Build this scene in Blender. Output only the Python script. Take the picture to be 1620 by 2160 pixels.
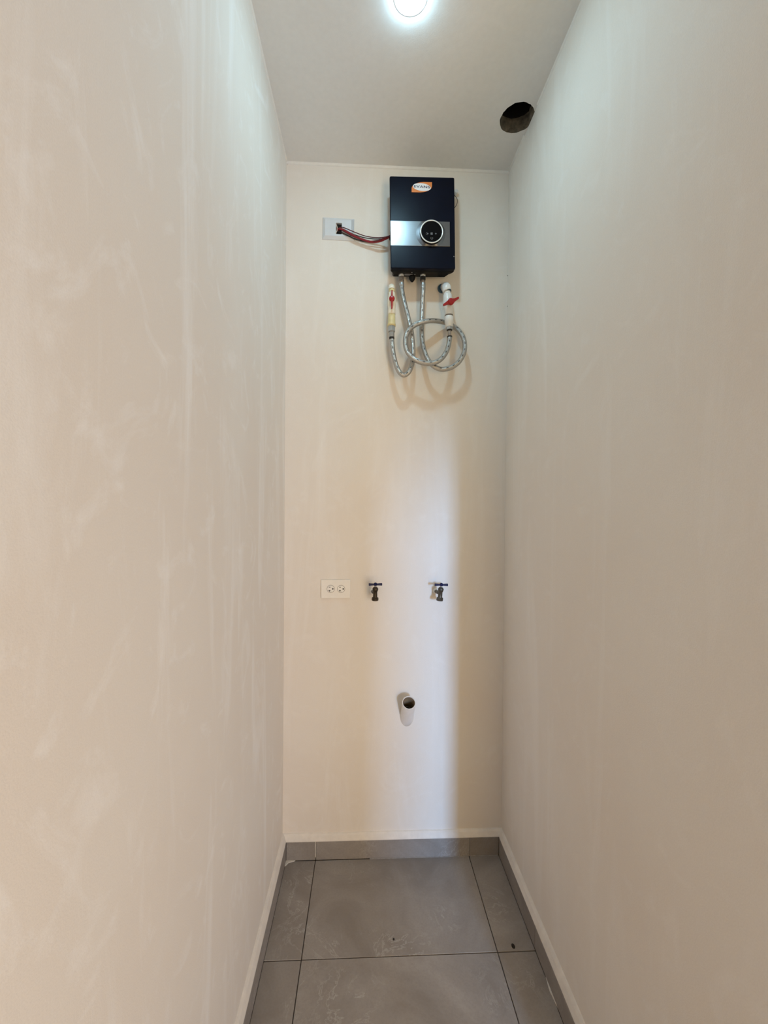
import bpy, bmesh, math, random
from mathutils import Vector, Matrix, Euler
random.seed(7)
SC = bpy.context.scene
COL = SC.collection
for o in list(bpy.data.objects):
    bpy.data.objects.remove(o)

# ------------------------------------------------------------------ camera
FPX = 892.8                         # focal length in pixels of a 1620 x 2160 frame
CAM = Vector((0.302, -1.6044, 1.3286))
YAW, PITCH, ROLL = 0.0447, -0.0100, 0.0082
fw = Vector((math.sin(YAW) * math.cos(PITCH), math.cos(YAW) * math.cos(PITCH), math.sin(PITCH)))
rt = Vector((math.cos(YAW), -math.sin(YAW), 0))
up = rt.cross(fw)
rt, up = rt * math.cos(ROLL) + up * math.sin(ROLL), -rt * math.sin(ROLL) + up * math.cos(ROLL)
cd = bpy.data.cameras.new('camera')
cam = bpy.data.objects.new('camera', cd)
COL.objects.link(cam)
cd.sensor_fit = 'VERTICAL'
cd.sensor_height = 24.0
cd.sensor_width = 18.0
cd.lens = 24.0 * FPX / 2160.0
cd.clip_start = 0.02
cam.matrix_world = Matrix(((rt.x, up.x, -fw.x, CAM.x), (rt.y, up.y, -fw.y, CAM.y),
                           (rt.z, up.z, -fw.z, CAM.z), (0, 0, 0, 1)))
SC.camera = cam

# ------------------------------------------------------------------ view, world, lights
vs = SC.view_settings
SC.display_settings.display_device = 'sRGB'
vs.view_transform = 'Standard'
vs.look = 'None'
vs.gamma = 1.0
vs.exposure = 0.0
vs.use_curve_mapping = False

w = bpy.data.worlds.new('world')
SC.world = w
w.use_nodes = True
bg = w.node_tree.nodes['Background']
bg.inputs[0].default_value = (1.0, 0.90, 0.80, 1)   # soft light of the room behind the camera
bg.inputs[1].default_value = 0.015

LAMP_STRENGTH = 272.0
LAMP_COLOR = (0.48, 0.82, 1.0, 1)


def area(name, loc, to, sx, sy, power, color, spread=180):
    d = bpy.data.lights.new(name, 'AREA')
    d.shape = 'RECTANGLE'
    d.size, d.size_y = sx, sy
    d.energy = power
    d.color = color
    d.spread = math.radians(spread)
    o = bpy.data.objects.new(name, d)
    COL.objects.link(o)
    o.location = loc
    o.rotation_euler = (Vector(to) - Vector(loc)).to_track_quat('-Z', 'Y').to_euler()
    return o


# soft daylight of the room behind the camera, coming from its right side
area('room_window_light', (1.8, -3.2, 0.95), (0.2, 0.0, 0.95), 1.0, 1.4, 32.0, (0.34, 0.57, 1.0))
area('room_bounce_light', (1.1, -2.6, 0.95), (0.1, 0.0, 0.95), 0.6, 1.4, 25.0, (1.0, 0.665, 0.23))
# narrow cool daylight through the added partition's opening: makes the bluish streak on the back wall
area('far_window_light', (2.38, -10.0, 2.18), (0.45, 0.0, 0.9), 0.50, 1.04, 740.0, (0.29, 0.56, 1.0))

# ------------------------------------------------------------------ room measures (metres)
XR = 0.84            # back wall runs 0..XR, its face is y = 0
ZC = 2.6116          # ceiling
ZB = 0.070           # baseboard height
TB = 0.0160          # baseboard face in front of the wall
YL, YR = -1.95, -1.15   # where the left and right wall end


def at(px, py, s=0.0):
    """room point that stands s metres in front of the back wall along the sight line of (px, py)"""
    d = fw + rt * ((px - 810.0) / FPX) + up * ((1080.0 - py) / FPX)
    k = (-s - CAM.y) / d.y
    return CAM + d * k


def on_z(px, py, z):
    d = fw + rt * ((px - 810.0) / FPX) + up * ((1080.0 - py) / FPX)
    return CAM + d * ((z - CAM.z) / d.z)


# ------------------------------------------------------------------ materials
def nt(name):
    m = bpy.data.materials.new(name)
    m.use_nodes = True
    t = m.node_tree
    b = t.nodes['Principled BSDF']
    return m, t, b


def N(t, typ, **kw):
    n = t.nodes.new(typ)
    for k, v in kw.items():
        setattr(n, k, v)
    return n


def noise(t, scale, detail=4, rough=0.55, vec=None, dist=0.0):
    n = N(t, 'ShaderNodeTexNoise')
    n.inputs['Scale'].default_value = scale
    n.inputs['Detail'].default_value = detail
    n.inputs['Roughness'].default_value = rough
    n.inputs['Distortion'].default_value = dist
    if vec is not None:
        t.links.new(vec, n.inputs['Vector'])
    return n.outputs['Fac']


def ramp(t, fac, stops):
    r = N(t, 'ShaderNodeValToRGB')
    e = r.color_ramp.elements
    while len(e) < len(stops):
        e.new(0.5)
    for el, (p, c) in zip(e, stops):
        el.position = p
        el.color = c if len(c) == 4 else (*c, 1)
    t.links.new(fac, r.inputs['Fac'])
    return r.outputs['Color']


def mix(t, fac, a, b, blend='MIX'):
    m = N(t, 'ShaderNodeMix', data_type='RGBA', blend_type=blend)
    for sock, v in ((m.inputs[0], fac), (m.inputs[6], a), (m.inputs[7], b)):
        if isinstance(v, (int, float)):
            sock.default_value = v
        elif isinstance(v, tuple):
            sock.default_value = (*v, 1) if len(v) == 3 else v
        else:
            t.links.new(v, sock)
    return m.outputs[2]


def math_(t, op, a, b=None):
    m = N(t, 'ShaderNodeMath', operation=op)
    for i, v in enumerate((a, b)):
        if v is None:
            continue
        if isinstance(v, (int, float)):
            m.inputs[i].default_value = v
        else:
            t.links.new(v, m.inputs[i])
    return m.outputs[0]


def mapped(t, scale=(1, 1, 1), loc=(0, 0, 0), coord='Object'):
    tc = N(t, 'ShaderNodeTexCoord')
    mp = N(t, 'ShaderNodeMapping')
    mp.inputs['Scale'].default_value = scale
    mp.inputs['Location'].default_value = loc
    t.links.new(tc.outputs[coord], mp.inputs['Vector'])
    return mp.outputs['Vector']


def bump(t, b, height, strength, dist=0.002):
    n = N(t, 'ShaderNodeBump')
    n.inputs['Strength'].default_value = strength
    n.inputs['Distance'].default_value = dist
    t.links.new(height, n.inputs['Height'])
    t.links.new(n.outputs['Normal'], b.inputs['Normal'])


def simple(name, color, rough=0.5, metal=0.0, var=0.06, scale=40.0, bumps=0.0, spec=0.5):
    """plain coloured material with a little procedural variation"""
    m, t, b = nt(name)
    v = mapped(t)
    f = noise(t, scale, 3, 0.6, v)
    lo = tuple(max(0, c * (1 - var)) for c in color)
    hi = tuple(min(1, c * (1 + var)) for c in color)
    t.links.new(ramp(t, f, [(0.3, lo), (0.7, hi)]), b.inputs['Base Color'])
    b.inputs['Roughness'].default_value = rough
    b.inputs['Metallic'].default_value = metal
    b.inputs['Specular IOR Level'].default_value = spec
    if bumps:
        bump(t, b, noise(t, scale * 8, 2, 0.5, v), bumps, 0.0006)
    return m


def plaster(name, seed, patch=1.0, tint=(1, 1, 1)):
    m, t, b = nt(name)
    tc = N(t, 'ShaderNodeTexCoord')

    def mp(sc, lo):
        q = N(t, 'ShaderNodeMapping')
        q.inputs['Scale'].default_value = sc
        q.inputs['Location'].default_value = lo
        t.links.new(tc.outputs['Object'], q.inputs['Vector'])
        return q.outputs['Vector']
    base = tuple(c * k for c, k in zip((0.835, 0.785, 0.715), tint))
    pale = tuple(min(1, c * k) for c, k in zip((0.915, 0.890, 0.850), tint))
    warm = tuple(c * k for c, k in zip((0.815, 0.748, 0.668), tint))
    cloud = noise(t, 2.2, 5, 0.55, mp((1, 1, 0.7), (seed, seed * 2, 3)), 0.6)
    streak = noise(t, 5.0, 6, 0.62, mp((1.6, 1.6, 0.22), (seed * 3, 1, seed)), 1.1)
    swirl = noise(t, 6.0, 6, 0.62, mp((1, 1, 1), (2, seed * 5, 1)), 2.2)
    c = mix(t, ramp(t, cloud, [(0.36, (0, 0, 0)), (0.66, (1, 1, 1))]), warm, base)
    s1 = ramp(t, streak, [(0.52, (0, 0, 0)), (0.74, (1, 1, 1))])
    s2 = ramp(t, swirl, [(0.55, (0, 0, 0)), (0.72, (1, 1, 1))])
    k1 = math_(t, 'MULTIPLY', s1, 0.85 * patch)
    k2 = math_(t, 'MULTIPLY', s2, 0.55 * patch)
    c = mix(t, k1, c, pale)
    c = mix(t, k2, c, pale)
    # fine grain of the rough coat
    grain = noise(t, 420.0, 2, 0.6, mp((1, 1, 1), (0, 0, 0)))
    c = mix(t, math_(t, 'MULTIPLY', ramp(t, grain, [(0.35, (0, 0, 0)), (0.75, (1, 1, 1))]), 0.10), c, (0.55, 0.48, 0.40))
    t.links.new(c, b.inputs['Base Color'])
    b.inputs['Roughness'].default_value = 0.72
    b.inputs['Specular IOR Level'].default_value = 0.25
    h = math_(t, 'ADD', math_(t, 'MULTIPLY', grain, 0.35), math_(t, 'MULTIPLY', streak, 0.9))
    bump(t, b, h, 0.22, 0.004)
    return m


def tile_material(name, k=1.0):
    m, t, b = nt(name)
    tc = N(t, 'ShaderNodeTexCoord')
    oi = N(t, 'ShaderNodeObjectInfo')
    off = N(t, 'ShaderNodeVectorMath', operation='SCALE')
    comb = N(t, 'ShaderNodeCombineXYZ')
    for i in range(3):
        t.links.new(oi.outputs['Random'], comb.inputs[i])
    t.links.new(comb.outputs[0], off.inputs[0])
    off.inputs['Scale'].default_value = 17.0
    add = N(t, 'ShaderNodeVectorMath', operation='ADD')
    t.links.new(tc.outputs['Object'], add.inputs[0])
    t.links.new(off.outputs[0], add.inputs[1])
    v = add.outputs[0]
    a = noise(t, 4.0, 7, 0.62, v, 0.8)
    c = ramp(t, a, [(0.30, (0.178 * k, 0.156 * k, 0.138 * k)), (0.55, (0.235 * k, 0.212 * k, 0.192 * k)), (0.75, (0.285 * k, 0.262 * k, 0.242 * k))])
    vein = noise(t, 7.0, 8, 0.68, v, 1.6)
    vr = math_(t, 'ABSOLUTE', math_(t, 'SUBTRACT', vein, 0.52))
    vm = ramp(t, vr, [(0.0, (1, 1, 1)), (0.022, (0, 0, 0))])
    reg = ramp(t, noise(t, 5.0, 3, 0.5, v), [(0.50, (0, 0, 0)), (0.66, (1, 1, 1))])
    c = mix(t, math_(t, 'MULTIPLY', math_(t, 'MULTIPLY', vm, reg), 0.6), c, (0.37 * k, 0.35 * k, 0.33 * k))
    fine = noise(t, 160.0, 3, 0.6, v)
    c = mix(t, math_(t, 'MULTIPLY', ramp(t, fine, [(0.4, (0, 0, 0)), (0.75, (1, 1, 1))]), 0.22), c, (0.13 * k, 0.115 * k, 0.10 * k))
    t.links.new(c, b.inputs['Base Color'])
    b.inputs['Roughness'].default_value = 0.42
    b.inputs['Specular IOR Level'].default_value = 0.4
    bump(t, b, fine, 0.08, 0.001)
    return m


def braid_material():
    m, t, b = nt('braided_steel')
    uv = N(t, 'ShaderNodeUVMap')
    sep = N(t, 'ShaderNodeSeparateXYZ')
    t.links.new(uv.outputs[0], sep.inputs[0])
    u, v = sep.outputs[0], sep.outputs[1]          # u: 0..1 round the hose, v: metres along it
    a1 = math_(t, 'SINE', math_(t, 'ADD', math_(t, 'MULTIPLY', u, 2 * math.pi * 12), math_(t, 'MULTIPLY', v, 1500)))
    a2 = math_(t, 'SINE', math_(t, 'SUBTRACT', math_(t, 'MULTIPLY', u, 2 * math.pi * 12), math_(t, 'MULTIPLY', v, 1500)))
    weave = math_(t, 'MULTIPLY', a1, a2)
    base = ramp(t, math_(t, 'ADD', math_(t, 'MULTIPLY', weave, 0.5), 0.5), [(0.0, (0.30, 0.29, 0.275)), (1.0, (0.66, 0.65, 0.62))])
    uu = math_(t, 'FRACT', math_(t, 'MULTIPLY', u, 3))
    vv = math_(t, 'FRACT', math_(t, 'ADD', math_(t, 'MULTIPLY', v, 40), math_(t, 'MULTIPLY', math_(t, 'FLOOR', math_(t, 'MULTIPLY', u, 3)), 0.37)))
    du = math_(t, 'LESS_THAN', math_(t, 'ABSOLUTE', math_(t, 'SUBTRACT', uu, 0.5)), 0.085)
    dv = math_(t, 'LESS_THAN', vv, 0.32)
    c = mix(t, math_(t, 'MULTIPLY', math_(t, 'MULTIPLY', du, dv), 0.88), base, (0.05, 0.045, 0.045))
    t.links.new(c, b.inputs['Base Color'])
    b.inputs['Metallic'].default_value = 0.92
    b.inputs['Roughness'].default_value = 0.27
    bump(t, b, weave, 0.45, 0.0006)
    return m


def brushed_material():
    m, t, b = nt('brushed_silver')
    v = mapped(t, (3, 3, 260))
    f = noise(t, 6, 3, 0.5, v)
    t.links.new(ramp(t, f, [(0.3, (0.165, 0.166, 0.171)), (0.7, (0.195, 0.196, 0.201))]), b.inputs['Base Color'])
    b.inputs['Metallic'].default_value = 0.9
    b.inputs['Roughness'].default_value = 0.30
    return m


M = {}
M['wall_back'] = plaster('plaster_back_wall', 3.1, 0.45)
M['wall_left'] = plaster('plaster_left_wall', 7.7, 1.1)
M['wall_right'] = plaster('plaster_right_wall', 1.3, 0.45)
M['bead'] = simple('pale_plaster_bead', (0.77, 0.715, 0.645), 0.75, 0, 0.06, 30, 0.3)
M['ceiling'] = simple('ceiling_paint', (0.76, 0.755, 0.74), 0.85, 0, 0.02, 60, 0.25, 0.2)
M['caulk'] = simple('white_caulk', (0.80, 0.77, 0.72), 0.7, 0, 0.03, 60)
M['tile'] = tile_material('grey_stone_tile', 1.42)
M['tile_base'] = tile_material('grey_stone_baseboard_tile', 1.32)
M['grout'] = simple('dark_grout', (0.060, 0.048, 0.038), 0.9, 0, 0.3, 60)
M['white_grout'] = simple('white_grout', (0.72, 0.67, 0.60), 0.85, 0, 0.12, 90, 0.4)
M['pale_grout'] = simple('pale_grout', (0.40, 0.37, 0.34), 0.9, 0, 0.3, 60)
M['concrete'] = simple('rough_concrete', (0.19, 0.165, 0.125), 0.95, 0, 0.55, 45, 1.0)
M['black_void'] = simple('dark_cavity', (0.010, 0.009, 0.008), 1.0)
M['navy'] = simple('navy_black_plastic', (0.0018, 0.0032, 0.0110), 0.34, 0, 0.25, 12, 0.04, 0.13)
M['black'] = simple('black_plastic', (0.004, 0.004, 0.005), 0.5, 0, 0.2, 60, 0, 0.2)
M['gloss_black'] = simple('glossy_black_glass', (0.002, 0.002, 0.003), 0.2, 0, 0.1, 60, 0, 0.12)
M['silver'] = brushed_material()
M['bezel'] = simple('grey_metal_bevel', (0.16, 0.165, 0.175), 0.30, 0.9, 0.05, 60)
M['ring'] = simple('pale_metal_ring', (0.80, 0.79, 0.76), 0.3, 0.35, 0.03, 60)
M['icon'] = simple('grey_print', (0.20, 0.20, 0.21), 0.5, 0, 0.05, 60)
M['orange'] = simple('orange_print', (0.70, 0.215, 0.045), 0.45, 0, 0.05, 60)
M['white_print'] = simple('white_print', (0.83, 0.82, 0.83), 0.4, 0, 0.02, 60)
M['ink'] = simple('dark_blue_ink', (0.030, 0.034, 0.075), 0.5, 0, 0.05, 60)
M['pvc'] = simple('white_plastic_pipe', (0.80, 0.81, 0.80), 0.28, 0, 0.03, 25)
M['cpvc'] = simple('cream_plastic_pipe', (0.82, 0.755, 0.61), 0.32, 0, 0.05, 25)
M['cpvc_yellow'] = simple('yellowed_plastic_pipe', (0.72, 0.62, 0.33), 0.4, 0, 0.12, 40)
M['cpvc_cap'] = simple('pale_cream_plastic', (0.84, 0.80, 0.68), 0.3, 0, 0.03, 25)
M['red'] = simple('red_plastic', (0.35, 0.007, 0.006), 0.34, 0, 0.10, 50)
M['primer'] = simple('blue_pipe_primer', (0.03, 0.085, 0.13), 0.5, 0, 0.4, 60)
M['steel'] = simple('galvanised_steel', (0.44, 0.44, 0.43), 0.38, 0.8, 0.15, 60)
M['steel_warm'] = simple('brass_plated_steel', (0.36, 0.31, 0.27), 0.40, 0.7, 0.18, 60)
M['rubber'] = simple('black_rubber', (0.012, 0.011, 0.010), 0.6, 0, 0.2, 60)
M['braid'] = braid_material()
M['plate'] = simple('silver_white_plastic', (0.74, 0.77, 0.80), 0.30, 0.30, 0.02, 50)
M['outlet'] = simple('ivory_plastic', (0.88, 0.84, 0.77), 0.38, 0, 0.02, 50)
M['outlet_face'] = simple('ivory_receptacle_plastic', (0.88, 0.85, 0.79), 0.4, 0, 0.02, 50)
M['groove'] = simple('shadow_groove_plastic', (0.20, 0.17, 0.14), 0.7)
M['slot'] = simple('dark_slot', (0.015, 0.012, 0.010), 0.8)
M['tan'] = simple('beige_conduit_plastic', (0.72, 0.60, 0.50), 0.5, 0, 0.04, 50)
M['wire_red'] = simple('red_wire_insulation', (0.22, 0.008, 0.016), 0.30, 0, 0.1, 80)
M['wire_maroon'] = simple('maroon_wire_insulation', (0.085, 0.008, 0.014), 0.30, 0, 0.1, 80)
M['wire_black'] = simple('black_wire_insulation', (0.010, 0.009, 0.010), 0.32, 0, 0.1, 80)
M['bronze'] = simple('tarnished_brass', (0.060, 0.044, 0.028), 0.42, 0.75, 0.35, 90, 0.2)
M['pewter'] = simple('dull_grey_brass', (0.090, 0.083, 0.070), 0.42, 0.75, 0.3, 90, 0.2)
M['blue'] = simple('dark_blue_enamel', (0.004, 0.006, 0.050), 0.4, 0, 0.2, 80, 0, 0.2)
M['drain'] = simple('white_drain_plastic', (0.78, 0.74, 0.70), 0.36, 0, 0.05, 30)
M['drain_in'] = simple('stained_pipe_lining', (0.34, 0.255, 0.165), 0.6, 0, 0.35, 30)
M['crumb'] = simple('dark_crumb', (0.02, 0.014, 0.010), 0.9)
M['lamp_ring'] = simple('white_lamp_housing', (0.86, 0.87, 0.87), 0.4, 0, 0.01, 50)
mm, t_, b_ = nt('lamp_diffuser')
b_.inputs['Base Color'].default_value = (0.9, 0.9, 0.9, 1)
b_.inputs['Emission Color'].default_value = LAMP_COLOR
b_.inputs['Emission Strength'].default_value = LAMP_STRENGTH
M['lamp'] = mm


# ------------------------------------------------------------------ mesh builder
def frame(n):
    n = Vector(n).normalized()
    a = Vector((0, 0, 1)) if abs(n.z) < 0.9 else Vector((1, 0, 0))
    x = a.cross(n).normalized()
    return x, n.cross(x), n


class MB:
    def __init__(self, org=(0, 0, 0)):
        self.v, self.f, self.sm, self.uv = [], [], [], {}
        self.org = Vector(org)

    def add(self, vs_, fs, smooth=False):
        k = len(self.v)
        self.v += [Vector(p) - self.org for p in vs_]
        for f in fs:
            self.f.append([i + k for i in f])
            self.sm.append(smooth)

    def box(self, c, s):
        x, y, z = c
        a, b, d = s[0] / 2, s[1] / 2, s[2] / 2
        p = [(x + i * a, y + j * b, z + k * d) for i in (-1, 1) for j in (-1, 1) for k in (-1, 1)]
        self.add(p, [(0, 1, 3, 2), (4, 6, 7, 5), (0, 4, 5, 1), (2, 3, 7, 6), (0, 2, 6, 4), (1, 5, 7, 3)])

    def span(self, lo, hi):
        self.box([(a + b) / 2 for a, b in zip(lo, hi)], [abs(b - a) for a, b in zip(lo, hi)])

    def lathe(self, prof, org, axis, seg=28, smooth=True, cap=True, ex=1.0):
        """prof: (radius, distance along the axis)"""
        x, y, n = frame(axis)
        org = Vector(org)
        vs_, fs = [], []
        for r, h in prof:
            for i in range(seg):
                a = 2 * math.pi * i / seg
                vs_.append(org + n * h + (x * math.cos(a) * ex + y * math.sin(a)) * r)
        for j in range(len(prof) - 1):
            for i in range(seg):
                i2 = (i + 1) % seg
                fs.append((j * seg + i, j * seg + i2, (j + 1) * seg + i2, (j + 1) * seg + i))
        self.add(vs_, fs, smooth)
        if cap:
            self.add(vs_[:seg], [tuple(reversed(range(seg)))])
            self.add(vs_[-seg:], [tuple(range(seg))])

    def tube(self, pts, r, seg=14, cap=True):
        pts = [Vector(p) for p in pts]
        rr = r if isinstance(r, (list, tuple)) else [r] * len(pts)
        k0 = len(self.v)
        tang = []
        for i in range(len(pts)):
            a, b = pts[max(0, i - 1)], pts[min(len(pts) - 1, i + 1)]
            tang.append((b - a).normalized())
        x, y, _ = frame(tang[0])
        L = 0.0
        fs = []
        for i, p in enumerate(pts):
            if i:
                q = tang[i - 1].rotation_difference(tang[i])
                x = q @ x
                y = q @ y
                L += (pts[i] - pts[i - 1]).length
            for j in range(seg):
                a = 2 * math.pi * j / seg
                self.v.append(p + (x * math.cos(a) + y * math.sin(a)) * rr[i] - self.org)
            if i:
                Lp = L - (pts[i] - pts[i - 1]).length
                for j in range(seg):
                    j2 = (j + 1) % seg
                    fi = len(self.f)
                    self.f.append([k0 + (i - 1) * seg + j, k0 + (i - 1) * seg + j2, k0 + i * seg + j2, k0 + i * seg + j])
                    self.sm.append(True)
                    self.uv[fi] = [(j / seg, Lp), ((j + 1) / seg, Lp), ((j + 1) / seg, L), (j / seg, L)]
        if cap:
            n = len(pts)
            self.f.append([k0 + j for j in reversed(range(seg))])
            self.sm.append(False)
            self.f.append([k0 + (n - 1) * seg + j for j in range(seg)])
            self.sm.append(False)

    def prism(self, outline, org, ux, uy, n, depth):
        """flat outline (2D) pushed out by depth along n"""
        org, ux, uy, n = Vector(org), Vector(ux), Vector(uy), Vector(n)
        k = len(outline)
        lo = [org + ux * a + uy * b for a, b in outline]
        hi = [p + n * depth for p in lo]
        self.add(lo + hi, [tuple(reversed(range(k))), tuple(range(k, 2 * k))] +
                 [(i, (i + 1) % k, (i + 1) % k + k, i + k) for i in range(k)])

    def build(self, name, mat, parent=None, bevel=0.0, seg=2, kind=None, label=None):
        me = bpy.data.meshes.new(name)
        me.from_pydata([tuple(p) for p in self.v], [], self.f)
        for p, s in zip(me.polygons, self.sm):
            p.use_smooth = s
        if self.uv:
            ul = me.uv_layers.new(name='UVMap')
            for fi, uvs in self.uv.items():
                for li, q in zip(me.polygons[fi].loop_indices, uvs):
                    ul.data[li].uv = q
        bm = bmesh.new()
        bm.from_mesh(me)
        if not self.uv:
            bmesh.ops.remove_doubles(bm, verts=bm.verts, dist=1e-6)
        bmesh.ops.recalc_face_normals(bm, faces=bm.faces)
        bm.to_mesh(me)
        bm.free()
        me.materials.append(M[mat])
        o = bpy.data.objects.new(name, me)
        COL.objects.link(o)
        if parent:
            o.parent = parent
        if bevel:
            b = o.modifiers.new('bevel', 'BEVEL')
            b.width = bevel
            b.segments = seg
            b.limit_method = 'ANGLE'
            b.angle_limit = math.radians(40)
        if kind:
            o['kind'] = kind
        if label:
            o['label'] = label
        return o


def thing(name, label, cat, loc=(0, 0, 0), group=None, rot=(0, 0, 0)):
    o = bpy.data.objects.new(name, None)
    o.empty_display_size = 0.03
    COL.objects.link(o)
    o.location = loc
    o.rotation_euler = rot
    o['label'] = label
    o['category'] = cat
    if group:
        o['group'] = group
    return o


def tag(o, label, cat, group=None):
    o['label'] = label
    o['category'] = cat
    if group:
        o['group'] = group
    return o


def smooth_path(ctrl, n=10):
    """Catmull-Rom through the control points"""
    P = [Vector(c) for c in ctrl]
    P = [P[0] * 2 - P[1]] + P + [P[-1] * 2 - P[-2]]
    out = []
    for i in range(1, len(P) - 2):
        p0, p1, p2, p3 = P[i - 1:i + 3]
        for k in range(n):
            s = k / n
            out.append(0.5 * ((2 * p1) + (p2 - p0) * s + (2 * p0 - 5 * p1 + 4 * p2 - p3) * s * s + (3 * p1 - p0 - 3 * p2 + p3) * s ** 3))
    out.append(P[-2])
    return out


def circle(r, n=32, cx=0, cy=0, ry=None):
    return [(cx + r * math.cos(2 * math.pi * i / n), cy + (ry or r) * math.sin(2 * math.pi * i / n)) for i in range(n)]


def rrect(wd, ht, r, n=5):
    out = []
    for cx, cy, a0 in ((wd / 2 - r, ht / 2 - r, 0), (-wd / 2 + r, ht / 2 - r, 90), (-wd / 2 + r, -ht / 2 + r, 180), (wd / 2 - r, -ht / 2 + r, 270)):
        for i in range(n + 1):
            a = math.radians(a0 + 90 * i / n)
            out.append((cx + r * math.cos(a), cy + r * math.sin(a)))
    return out


def set_kind(o, k='structure'):
    o['kind'] = k
    return o


# ------------------------------------------------------------------ room shell
WT = 0.13
LAMP_P = on_z(866, -6, ZC)
HOLE_P = on_z(1091.0, 249.5, ZC)
HOLE_R = 0.0555

DRAIN_EL = math.radians(50)
DRAIN_RIM = at(862.6, 1482.0, 0.070)
DRAIN_AXIS = Vector((0.0, -math.cos(DRAIN_EL), math.sin(DRAIN_EL)))
DRAIN_LEN = 0.070 / math.cos(DRAIN_EL)
DRAIN_BASE = DRAIN_RIM - DRAIN_AXIS * DRAIN_LEN
DRAIN_R = 14.5 * (0.07 * -1 - CAM.y) / FPX


def back_wall_mesh():
    bm = bmesh.new()
    X0, X1, Z0, Z1 = -WT, XR + WT, -0.02, ZC + 0.001
    outer = [bm.verts.new((x, 0, z)) for x, z in ((X0, Z0), (X1, Z0), (X1, Z1), (X0, Z1))]
    inner = []
    for i in range(36):
        a = 2 * math.pi * i / 36
        inner.append(bm.verts.new((DRAIN_BASE.x + 0.93 * DRAIN_R * math.cos(a), 0, DRAIN_BASE.z + 0.93 * DRAIN_R / math.cos(DRAIN_EL) * math.sin(a))))
    ed = []
    for ring in (outer, inner):
        for i in range(len(ring)):
            ed.append(bm.edges.new((ring[i], ring[(i + 1) % len(ring)])))
    bmesh.ops.triangle_fill(bm, edges=ed, use_beauty=True)
    back = [bm.verts.new((v.co.x, WT, v.co.z)) for v in outer]
    for i in range(4):
        j = (i + 1) % 4
        bm.faces.new((outer[i], outer[j], back[j], back[i]))
    bm.faces.new(back)
    bm.normal_update()
    for f in bm.faces:
        c = f.calc_center_median() - Vector((XR / 2, WT / 2, ZC / 2))
        if all(abs(v.co.y) < 1e-6 for v in f.verts):
            if f.normal.y > 0:
                f.normal_flip()
        elif f.normal.dot(c) < 0:
            f.normal_flip()
    me = bpy.data.meshes.new('wall_back')
    bm.to_mesh(me)
    bm.free()
    me.materials.append(M['wall_back'])
    o = bpy.data.objects.new('wall_back', me)
    COL.objects.link(o)
    set_kind(o)


back_wall_mesh()
m = MB(); m.span((-WT, YL, -0.02), (0, 0, ZC + 0.001)); m.build('wall_left', 'wall_left', kind='structure')
m = MB(); m.span((XR, YR, -0.02), (XR + WT, 0, ZC + 0.001)); m.build('wall_right', 'wall_right', kind='structure')
# unseen partition added behind the camera; its opening shapes the daylight streak
PX0, PX1, PY, PH = 1.105, 1.95, -3.45, 1.72
m = MB()
m.span((-1.2, PY - 0.1, 0), (PX0, PY, ZC))
m.span((PX0, PY - 0.1, PH), (PX1, PY, ZC))
m.span((PX1, PY - 0.1, 0), (2.9, PY, ZC))
m.build('wall_light_blocker', 'wall_right', kind='structure')


def ceiling_mesh():
    bm = bmesh.new()
    X0, X1, Y0, Y1 = -WT, 2.9, PY - 0.1, WT
    outer = [bm.verts.new((x, y, ZC)) for x, y in ((X0, Y0), (X1, Y0), (X1, Y1), (X0, Y1))]
    seg = 40
    inner = []
    rnd = random.Random(5)
    for i in range(seg):
        a = 2 * math.pi * i / seg
        r = HOLE_R * (1 + 0.035 * (rnd.random() - 0.5) + 0.02 * math.sin(3 * a + 1))
        inner.append(bm.verts.new((min(HOLE_P.x + r * math.cos(a), XR - 0.0005), HOLE_P.y + r * math.sin(a), ZC)))
    ed = []
    for ring in (outer, inner):
        for i in range(len(ring)):
            ed.append(bm.edges.new((ring[i], ring[(i + 1) % len(ring)])))
    bmesh.ops.triangle_fill(bm, edges=ed, use_beauty=True)
    for f in bm.faces:
        f.normal_update()
        if f.normal.z > 0:
            f.normal_flip()
    me = bpy.data.meshes.new('ceiling')
    bm.to_mesh(me)
    ring = [v.co.copy() for v in inner]
    bm.free()
    me.materials.append(M['ceiling'])
    o = bpy.data.objects.new('ceiling', me)
    COL.objects.link(o)
    set_kind(o)
    return ring


hole_ring = ceiling_mesh()
m = MB(); m.span((-WT, PY - 0.1, ZC + 0.2), (2.9, WT, ZC + 0.24)); m.build('roof_slab', 'concrete', kind='structure')

# the hole cut through the ceiling: rough concrete lining, dark above
hl = thing('vent_hole', 'round rough-cut vent hole in the ceiling beside the right wall', 'hole', (HOLE_P.x, HOLE_P.y, ZC))
m = MB(hl.location)
rnd = random.Random(11)
rows = []
for k, (dz, sc) in enumerate(((0, 1.0), (0.006, 1.02), (0.016, 1.0), (0.028, 1.015), (0.040, 0.985), (0.050, 1.0))):
    row = []
    for p in hole_ring:
        q = Vector((p.x - HOLE_P.x, p.y - HOLE_P.y, 0)) * (sc * (1 + (0.05 * (rnd.random() - 0.5) if k else 0)))
        row.append(Vector((min(HOLE_P.x + q.x, XR + 0.012 * min(1.0, dz / 0.006)), HOLE_P.y + q.y, ZC + dz)))
    rows.append(row)
n_ = len(hole_ring)
vs_ = [p for r in rows for p in r]
m.add(vs_, [(j * n_ + i, j * n_ + (i + 1) % n_, (j + 1) * n_ + (i + 1) % n_, (j + 1) * n_ + i) for j in range(len(rows) - 1) for i in range(n_)], True)
m.build('concrete_lining', 'concrete', hl)
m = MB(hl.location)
top = [p + Vector((0, 0, 0.0)) for p in rows[-1]]
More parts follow.
